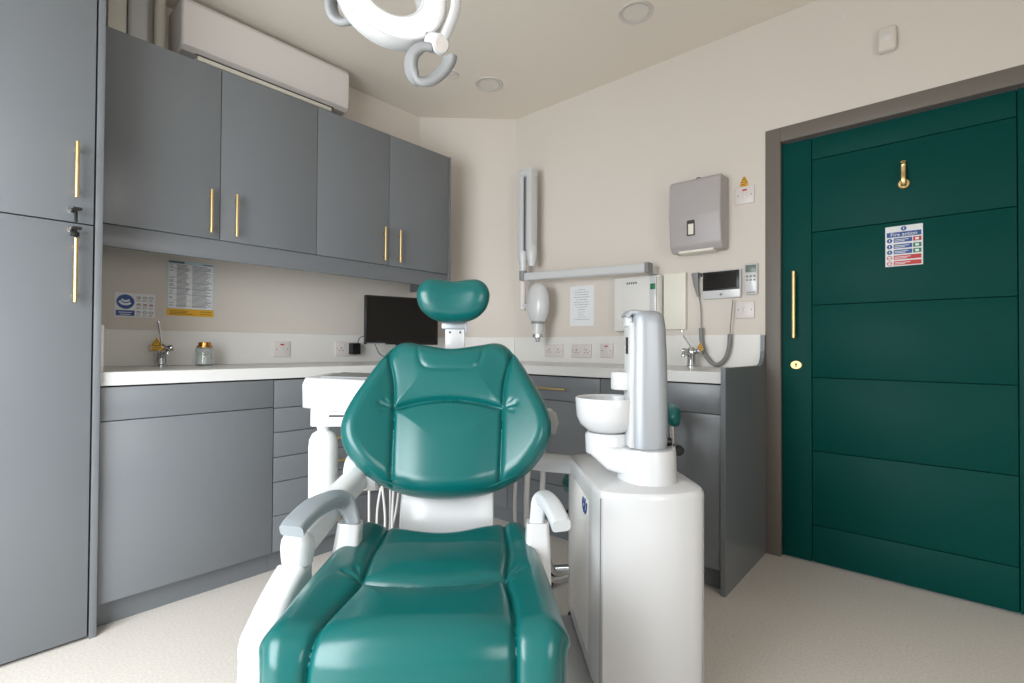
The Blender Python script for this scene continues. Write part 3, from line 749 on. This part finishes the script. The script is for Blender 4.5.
# back shell (white) and lower plate
half = [(0, .40), (.12, .41), (.19, .37), (.25, .26), (.262, .19), (.24, .13), (.16, .075), (0, .06)]
bmc, rim = cushion(mirror(half), [], -.034, .06, .05, map_back, 0, .05, lambda Pn: .04*np.clip((np.abs(Pn[:, 0])-.12)/.19, 0, 1)**1.6, (0, .24), 120, 16)
obj('back_shell', bmc, 'white', ch, ang=80)
hb = nb(); prism(hb, [(.455, .36), (.44, .45), (.455, .52), (.52, .66), (.60, .80), (.635, .80), (.56, .64), (.50, .50), (.50, .36)], 0, -.128, .146, .008)
obj('back_support', hb, 'white', ch, ang=30)
# seat
def map_seat(u, v, h_):
    V0, RR, TH, RP = -.098, .012, math.radians(80), .07
    if v >= V0: return Vector((u, v, .462+.03*max(0, v-.28)+h_))
    q_ = V0-v; th_ = min(q_/RP, TH); st_ = max(0, q_-RP*TH)
    y_ = V0-RR*math.sin(th_)-st_*math.cos(TH); z_ = .462-RR*(1-math.cos(th_))-st_*math.sin(TH)
    return Vector((u, y_-h_*math.sin(th_), z_+h_*math.cos(th_)))
half = [(0, .352), (.06, .358), (.12, .376), (.175, .394), (.215, .388), (.242, .345), (.254, .27), (.262, .16), (.267, .05), (.269, -.03), (.271, -.10), (.275, -.140), (.269, -.18), (.265, -.25), (.262, -.33), (.235, -.40), (.16, -.44), (0, -.45)]
sR = [(.172, .41), (.173, .34), (.176, .2), (.164, .06), (.170, -.02), (.173, -.10), (.173, -.20), (.170, -.32), (.16, -.42)]
sL = [(-.138, .41), (-.142, .34), (-.148, .2), (-.140, .06), (-.152, -.02), (-.168, -.10), (-.178, -.20), (-.178, -.32), (-.17, -.42)]
SO = .012
seams = [(sR, .013, .006, True), (sL, .013, .006, True), ([(-.140, .06), (-.085, .043), (SO, .035), (.10, .043), (.164, .06)], .020, .009, True)]
for s_ in (-1, 1):
    for dx, dy, g in ((.05, .030, .005), (.03, .055, .004)):
        seams.append(([(SO+s_*.148, .06), (SO+s_*(.148+dx), .06+dy)], g, .006, False))
    seams.append(([(s_*.275, -.14), (s_*.256, -.165), (s_*.252, -.25), (s_*.245, -.33)], .005, .004, False))
bmc, rim = cushion(mirror(half), seams, .048, .05, .05, map_seat, .012, .05, lambda Pn: -.020*np.exp(-((Pn[:, 0]-.012)/.12)**2)*np.clip((Pn[:, 1]-.12)/.24, 0, 1)+.01*np.clip((Pn[:, 1]-.25)/.1, 0, 1), (0, -.1), 380, 130)
st = obj('seat', bmc, 'teal', ch, ang=80)
cen = Vector((0, -.1, .46))
# under-seat shell, base column, floor plate
hb = nb(); prism(hb, [(-.17, .36), (.17, .36), (.215, .25), (.22, -.02), (-.22, -.02), (-.215, .25)], 2, .34, .43, .02, 3); obj('seat_shell', hb, 'white', ch, ang=30)
hb = nb(); prism(hb, [(-.13, .30), (.13, .30), (.13, -.10), (-.13, -.10)], 2, .09, .345, .0); obj('lift_column', hb, 'white', ch)
hb = nb(); prism(hb, [(-.22, .62), (.424, .70), (.424, .34), (.25, -.28), (.16, -.38), (-.16, -.38), (-.22, -.28)], 2, .001, .09, .02, 3); obj('floor_base', hb, 'white', ch, ang=30)
# armrests
def armrest(path, w0, w1, supp, m):
    ar = nb(); sweep(ar, catmull(path, 8), lambda t: rrect(w0+(w1-w0)*min(1, t*1.5), .034-.004*t, .009, 4), up=(0, -.6, .8))
    o = obj('armrest', ar, m, ch, ang=50)
    sp = nb(); sweep(sp, supp, lambda t: rrect(.055+.02*t, .05+.03*t, .012), up=(0, 1, 0))
    obj('armrest_support', sp, 'white', ch, ang=50)
armrest([(-.206, .25, .560), (-.217, .254, .590), (-.231, .250, .617), (-.250, .225, .628), (-.272, .16, .630), (-.287, .10, .617), (-.291, .076, .607)], .034, .052,
        [(-.213, .25, .566), (-.219, .245, .50), (-.225, .23, .42), (-.215, .21, .37)], 'armgrey')
armrest([(.250, .25, .556), (.256, .256, .600), (.266, .24, .622), (.276, .18, .626), (.284, .12, .616), (.288, .088, .606)], .036, .042,
        [(.252, .25, .560), (.252, .245, .50), (.248, .23, .42), (.225, .21, .37)], 'armlit')

# ------------------------------------------------------------------ delivery unit (left side of chair)
dl = empty('delivery_unit', (CO.x, CO.y, 0), CYAW, label='white instrument delivery unit with jointed arm at the left of the chair', cat='dental delivery unit')
hb = nb()
sweep(hb, catmull([(-.10, -.06, .25), (-.22, -.045, .295), (-.316, .0, .36), (-.329, .075, .41), (-.316, .165, .475)], 6),
      lambda t: rrect(.09-.018*t, .14-.06*t, .02), up=(0, 0, 1))
obj('lower_arm', hb, 'white', dl, ang=50)
kn = Vector((-.314, .168, .486))
hb = nb(); cyl(hb, kn-Vector((0, 0, .03)), kn+Vector((0, 0, .012)), .034, seg=32, bev=.004); obj('swivel_collar', hb, 'white', dl)
hb = nb(); a0 = Vector((-.311, .168, .543)); a1 = Vector((-.235, .455, .635))
sweep(hb, catmull([a0, a0*.85+a1*.15, a0*.5+a1*.5+Vector((0, 0, .004)), a1, a1+Vector((0, .03, 0))], 5), lambda t: rrect(.060*(.9 if t < .08 else 1), .078*(.85 if t < .08 else 1)-.01*t, .024), up=(0, 0, 1))
lathe(hb, [(0, .040), (.015, .038), (.027, .029), (.035, .015), (.037, 0), (.036, -.02), (.033, -.042), (0, -.042)], 28, Matrix.Translation(a0))
obj('balance_arm', hb, 'white', dl, ang=50)
hb = nb(); cyl(hb, a1+Vector((-.045, .01, 0)), a1+Vector((.05, .01, 0)), .052, seg=32, bev=.006); obj('arm_knuckle', hb, 'white', dl)
hb = nb(); tube(hb, [(a1.x, a1.y+.02, a1.z+.03), (a1.x, .66, .70), (-.235, .76, .74), (-.235, .80, .79)], .028, 16, n=6); obj('riser_post', hb, 'white', dl)
hb = nb(); prism(hb, [(-.482, .797), (-.484, .875), (-.474, .898), (-.20, .887), (.03, .883), (.03, .765), (-.25, .765)], 1, .66, .98, .012, 3); obj('tray_head', hb, 'white', dl, ang=30)
hb = nb(); prism(hb, [(-.43, .896), (.0, .884), (.0, .889), (-.43, .901)], 1, .69, .95); obj('tray_mat', hb, 'midgrey', dl)
hb = nb(); box(hb, -.462, -.25, .68, .86, .732, .80, .006); obj('bottle_holder', hb, 'white', dl)
hb = nb(); box(hb, -.40, -.30, .678, .682, .765, .772); obj('holder_gap', hb, 'dark', dl)
hb = nb(); box(hb, -.315, -.285, .657, .661, .803, .815); obj('badge', hb, 'midgrey', dl)
# hoses hanging from the tray
for i, (x, sw, lo) in enumerate(((-.272, .0, .30), (-.238, .012, .26), (-.226, -.008, .28), (-.205, .0, .26), (-.19, .004, .25))):
    y = .70+.02*(i % 2)
    obj('instrument_hose', mtube([(x, y, .775), (x+sw, y+.005, .60), (x-sw, y+.01, .42), (x, y+.02, lo), (x+.03, y+.07, lo-.04), (x+.07, y+.12, .40), (x+.08, y+.15, .60), (x+.05, y+.17, .775)], .0042, 8, n=8), 'hose', dl)
bt_ = empty('water_bottle', Vector((CO.x, CO.y, 0))+Matrix.Rotation(CYAW, 3, 'Z')@Vector((-.428, .714, 0))+Vector((0, 0, .5105)), CYAW, label='white plastic water bottle hanging under the instrument tray', cat='bottle')
obj('bottle_body', mlathe([(0, -.04), (.038, -.04), (.046, -.032), (.047, .15), (.045, .175), (.036, .195), (.02, .205), (.018, .212), (0, .212)], 36), 'frost', bt_)
obj('bottle_neck', mlathe([(0, .212), (.022, .212), (.022, .221), (0, .221)], 28), 'white', bt_)

# ------------------------------------------------------------------ spittoon unit
un = empty('spittoon_unit', (CO.x, CO.y, 0), CYAW, label='white rounded dental spittoon cabinet with silver column at the right of the chair', cat='spittoon unit')
plan = [(.402, .66), (.4015, .305), (.402, .296), (.404, .286), (.410, .242), (.416, .232), (.48, .212), (.54, .204), (.60, .209), (.650, .224), (.672, .236), (.684, .25), (.690, .275), (.692, .40), (.690, .60), (.675, .66), (.60, .69), (.45, .69)]
cx_, cy_ = .545, .44
def loft(layers, m, par, name, pl=plan):
    bm = nb(); R_ = []
    for s_, z in layers: R_.append([bm.verts.new((cx_+(x-cx_)*s_, cy_+(y-cy_)*s_, z)) for x, y in pl])
    n_ = len(pl)
    for a, b_ in zip(R_, R_[1:]):
        for i in range(n_): bm.faces.new((a[i], a[(i+1) % n_], b_[(i+1) % n_], b_[i]))
    bm.faces.new(R_[0][::-1]); bm.faces.new(R_[-1])
    return obj(name, bm, m, par, ang=35)
pl2 = [(p.x, p.y) for p in catmull([(x, y, 0) for x, y in plan[5:10]], 4)]
plan2 = plan[:5]+pl2+plan[10:]
loft([(.95, .122), (.985, .126), (1, .135), (1, .622), (.993, .631), (.975, .637), (.90, .642), (.6, .647)], 'white', un, 'cabinet_body', plan2)
loft([(.80, .001), (.80, .122)], 'white', un, 'cabinet_plinth', plan2)
for (x, y) in ((.4105, .238), (.6735, .2365)):
    hb = nb(); cyl(hb, (x, y,   .14), (x, y, .62), .0015, seg=8)
    obj('panel_seam', hb, 'midgrey', un)
hb = nb(); box(hb, .4005, .4035, .34, .62, .17, .585, .001); obj('side_panel', hb, 'splash', un)
# logo
hb = nb()
x = .3992
for pts in ([(x, .392, .560), (x, .40, .575), (x, .408, .560), (x, .40, .545), (x, .388, .538)], [(x, .372, .580), (x, .378, .556), (x, .39, .542), (x, .402, .552)], [(x, .352, .572), (x, .358, .552), (x, .372, .538), (x, .384, .548)]):
    tube(hb, pts, .0024, 6, n=5)
obj('logo', hb, 'navy', un)
# column foot + silver column
fx, fy = .562, .335
hb = nb()
lathe(hb, [(0, .635), (.082, .635), (.082, .642), (.078, .66), (.076, .722), (.074, .730), (0, .730)], 40, T(fx, fy, 0))
obj('column_foot', hb, 'white', un)
hb = nb(); sweep(hb, [(fx-.0, fy+.01, .683), (fx-.09, fy+.03, .70), (fx-.12, fy+.05, .722)], lambda t: rrect(.11-.02*t, .085-.04*t, .016), up=(0, 0, 1)); obj('bowl_arm', hb, 'white', un, ang=50)
hb = nb(); lay = [(.100, .090, .731, 0), (.104, .092, .75, 0), (.104, .092, .90, 0), (.100, .09, .98, 0), (.094, .086, 1.06, -.001), (.088, .082, 1.085, -.002), (.074, .07, 1.097, -.004), (.05, .05, 1.102, -.006)]
R_ = []
for w, dd, z, ox in lay:
    R_.append([hb.verts.new((fx+ox+a, fy+b_, z)) for a, b_ in rrect(w, dd, min(w, dd)*.42, 6)])
K = len(R_[0])
for a, b_ in zip(R_, R_[1:]):
    for i in range(K): hb.faces.new((a[i], a[(i+1) % K], b_[(i+1) % K], b_[i]))
hb.faces.new(R_[0][::-1]); hb.faces.new(R_[-1])
obj('silver_column', hb, 'silver', un, ang=40)
hb = nb(); box(hb, fx-.056, fx-.042, fy-.028, fy+.035, .731, 1.07, .004); obj('column_spine', hb, 'white', un)
hb = nb(); sweep(hb, catmull([(fx-.01, fy, 1.094), (fx-.045, fy, 1.098), (fx-.056, fy, 1.093), (fx-.062, fy, 1.084)], 5), lambda t: rrect(.05, .014, .005), up=(0, 0, 1)); obj('spout_cover', hb, 'silver', un, ang=50)
hb = nb(); box(hb, fx-.064, fx-.046, fy-.018, fy+.018, 1.058, 1.088, .006); obj('spout', hb, 'white', un)
hb = nb(); box(hb, fx-.0575, fx-.0555, fy-.01, fy+.01, .985, 1.03); obj('column_buttons', hb, 'dark', un)
# bowl
bx, by = fx-.095, fy+.055
hb = nb(); lathe(hb, [(0, .763), (.045, .763), (.060, .770), (.078, .785), (.088, .808), (.092, .857), (.090, .861), (.086, .857), (.083, .815), (.073, .795), (.04, .780), (0, .776)], 48, T(bx, by, 0)); bw_ = obj('spittoon_bowl', hb, 'white', un)
hb = nb(); lathe(hb, [(0, .700), (.050, .700), (.062, .706), (.064, .755), (.058, .763), (0, .763)], 40, T(bx, by, 0)); obj('bowl_base', hb, 'white', un)
hb = nb(); lathe(hb, [(0, 0), (.030, 0), (.033, .004), (.033, .044), (.030, .048), (0, .048)], 32, T(fx-.062, fy+.02, .886)); box(hb, fx-.062, fx-.045, fy-.008, fy+.048, .886, .934, .003); obj('cup_filler', hb, 'white', un)
hb = nb(); cyl(hb, (fx+.05, fy+.02, .74), (fx+.075, fy+.02, .74), .012, .013, bev=.003); obj('knob', hb, 'black', un)
# assistant arm with holders
hb = nb(); sweep(hb, [(.47, .66, .60), (.33, .67, .612), (.20, .72, .62)], lambda t: rrect(.06, .055, .012), up=(0, 0, 1)); obj('assistant_arm', hb, 'white', un, ang=50)
hb = nb(); prism(hb, [(.18, .70), (.18, .785), (.352, .785), (.366, .772), (.374, .742), (.364, .70)], 1, .70, .76, .008, 3); box(hb, .20, .25, .71, .75, .62, .71, .006); obj('assistant_holder', hb, 'white', un, ang=30)
for i, (x, r_) in enumerate(((.222, .006), (.262, .010), (.315, .010))):
    obj('suction_hose', mtube([(x, .705, .71), (x+.004, .69, .60), (x, .69, .46), (x+.01, .70, .32), (x+.05, .72, .22), (x+.12, .70, .20), (.46, .66, .25)], r_, 10, n=8), 'hose', un)

# ------------------------------------------------------------------ stool behind the unit
so = FWD*2.0+RGT*.40
stl = empty('dental_stool', (so.x, so.y, 0), CYAW-.1, label='teal dentist stool on castors partly hidden behind the spittoon cabinet', cat='stool')
obj('seat', mlathe([(0, .42), (.17, .42), (.19, .435), (.195, .46), (.18, .485), (.12, .495), (0, .492)], 48), 'teal', stl)
obj('seat_pan', mlathe([(0, .395), (.10, .395), (.12, .42), (0, .42)], 32), 'black', stl)
obj('gas_column', mlathe([(0, .11), (.028, .11), (.028, .26), (.018, .26), (.018, .395), (0, .395)], 24), 'black', stl)
hb = nb()
for k_ in range(5):
    a = 2*math.pi*k_/5+.3
    sweep(hb, [(.02*math.cos(a), .02*math.sin(a), .12), (.26*math.cos(a), .26*math.sin(a), .075)], lambda t: rrect(.04-.012*t, .03-.01*t, .006), up=(0, 0, 1))
obj('star_base', hb, 'chrome', stl)
for k_ in range(5):
    a = 2*math.pi*k_/5+.3; w_ = nb()
    c_ = Vector((.26*math.cos(a), .26*math.sin(a), .0285)); tn = Vector((-math.sin(a), math.cos(a), 0))
    for s_ in (-1, 1): cyl(w_, c_+tn*s_*.006, c_+tn*s_*.022, .027, seg=20, bev=.003)
    cyl(w_, c_+Vector((0, 0, .0)), c_+Vector((0, 0, .045)), .008)
    obj('castor', w_, 'black', stl)
hb = nb(); tube(hb, [(-.05, -.06, .41), (-.14, -.12, .40), (-.21, -.17, .385)], .007, 8, n=4); cyl(hb, (-.21, -.17, .385), (-.235, -.19, .38), .012, bev=.003); obj('height_lever', hb, 'black', stl)
hb = nb(); tube(hb, [(.06, .0, .405), (.19, .0, .41), (.24, 0, .46), (.24, 0, .71)], .012, 10, n=6); obj('back_stem', hb, 'chrome', stl)
hb = nb(); cyl(hb, (.258, -.012, .60), (.258, -.045, .60), .02, seg=20, bev=.004); obj('adjusting_knob', hb, 'black', stl)
hb = nb()
arc = [(.205+.05*math.cos(a_)*1.0-.02, .15*math.sin(a_), .742) for a_ in [(-1.2+2.4*i/10) for i in range(11)]]
sweep(hb, catmull(arc, 3), lambda t: [(a_*(1-.93*abs(2*t-1)**5), b_*(1-.93*abs(2*t-1)**5)) for a_, b_ in rrect(.05, .085, .024, 5)], up=(0, 0, 1)); obj('lumbar_cushion', hb, 'teal', stl, ang=50)

# ------------------------------------------------------------------ operating light
def CP(px, py, D): return Vector((0, 0, 1))+(_f+_r*((px-512)/FPX)-_u*((py-341.5)/FPX))*D
LD = 1.0
lc = CP(394, -13, LD)
vd = (Vector((0, 0, 1))-lc).normalized()
cr = _r; cu_ = (cr.cross(-vd)).normalized(); cr = (-vd).cross(cu_).normalized()
if cu_.z < 0: cu_ = -cu_
cr = (-vd).cross(cu_).normalized()
q = math.radians(25); dirp = cr*math.sin(q)+cu_*math.cos(q)
ang_n = math.radians(43); nrm = (vd*math.cos(ang_n)+dirp*math.sin(ang_n)).normalized()
ol = empty('operating_light', lc, 0, label='white ring-shaped dental operating light with grey grips at the top', cat='operating light')
maj = (cr*math.cos(q)-cu_*math.sin(q)).normalized()
mino = nrm.cross(maj).normalized()
if mino.dot(cu_) < 0: pass
LM = Matrix(((maj.x, mino.x, nrm.x, 0), (maj.y, mino.y, nrm.y, 0), (maj.z, mino.z, nrm.z, 0), (0, 0, 0, 1)))
ro, ri = .113, .058
sgn = 1 if mino.dot(cu_) < 0 else -1        # +1 if local +y points down in the picture
def LO(name, bm, m, par=ol):
    bmesh.ops.transform(bm, matrix=LM, verts=bm.verts); return obj(name, bm, m, par, ang=40)
LO('lamp_housing', mlathe([(ri, -.044), (ro-.008, -.044), (ro-.001, -.034), (ro, -.006), (ro-.003, 0), (ri+.003, 0), (ri, -.003), (ri, -.044)], 64), 'white')
LO('light_face', mlathe([(ri+.006, .0003), (ro-.006, .0003), (ro-.009, .0025), (ri+.009, .0025), (ri+.006, .0003)], 64), 'lamp')
# grips and joints are placed in the plane across the view
def CL(px, py, D=LD): return CP(px, py, D)-lc
hb = nb(); sweep(hb, catmull([CL(433, 47), CL(421, 47.5), CL(412.5, 56), CL(411.5, 70), CL(418, 80.5), CL(430, 80.5), CL(441, 73), CL(448.5, 63), CL(450, 57)], 6), lambda t: rrect(.016, .034, .007), up=tuple(vd*.8+Vector((0, 0, .6))*0+cr*.45)); obj('grip', hb, 'midgrey', ol, ang=50)
hb = nb(); sweep(hb, catmull([CL(352, 21), CL(342, 22), CL(334, 16), CL(331, 4), CL(334, -10), CL(343, -18)], 6), lambda t: rrect(.014, .03, .006), up=tuple(vd*.8+cr*-.45)); obj('grip', hb, 'midgrey', ol, ang=50)
hb = nb(); a = CL(439, 44, 1.0); cyl(hb, a-vd*.03-cr*.012, a+vd*.012+cr*.004, .019, seg=32, bev=.003); jn = obj('yoke_joint', hb, 'white', ol)
hb = nb(); c2 = a+vd*.012+cr*.004; cyl(hb, c2, c2+(vd*.9+cr*.3).normalized()*.002, .014, seg=28); obj('joint_cap', hb, 'ac', jn)
hb = nb(); cyl(hb, CL(428, 36, 1.02), CL(438, 44, 1.0), .009); obj('grip_pin', hb, 'chrome', ol)
top = Vector((lc.x-.0, lc.y+.0, ZC-.03))-lc
hb = nb(); sweep(hb, catmull([CL(443, 40, .995), CL(452, 20, 1.0), CL(456, 0, 1.01), CL(452, -40, 1.03), CL(430, -95, 1.06), CL(395, -130, 1.06)], 6), lambda t: rrect(.018+.006*t, .022, .007), up=tuple(vd)); obj('yoke', hb, 'white', ol, ang=50)
pe = CL(395, -130, 1.06)
hb = nb(); tube(hb, [pe, pe+Vector((0, 0, .05)), pe+Vector((0, 0, ZC-.03-lc.z-pe.z))], .018, 14); obj('drop_pole', hb, 'white', ol)
tz = pe+Vector((0, 0, ZC-.001-lc.z-pe.z)); hb = nb(); cyl(hb, tz, tz-Vector((0, 0, .03)), .07, seg=32, bev=.004); obj('ceiling_rose', hb, 'white', ol)

# ------------------------------------------------------------------ put each root at its own base
def rebase(root, off):
    o3 = Vector(off); root.location = Vector(root.location)+Matrix.Rotation(root.rotation_euler.z, 3, 'Z')@o3
    for c_ in root.children: c_.location = Vector(c_.location)-o3
rebase(dl, (-.2, .1, 0)); rebase(un, (.545, .44, 0))
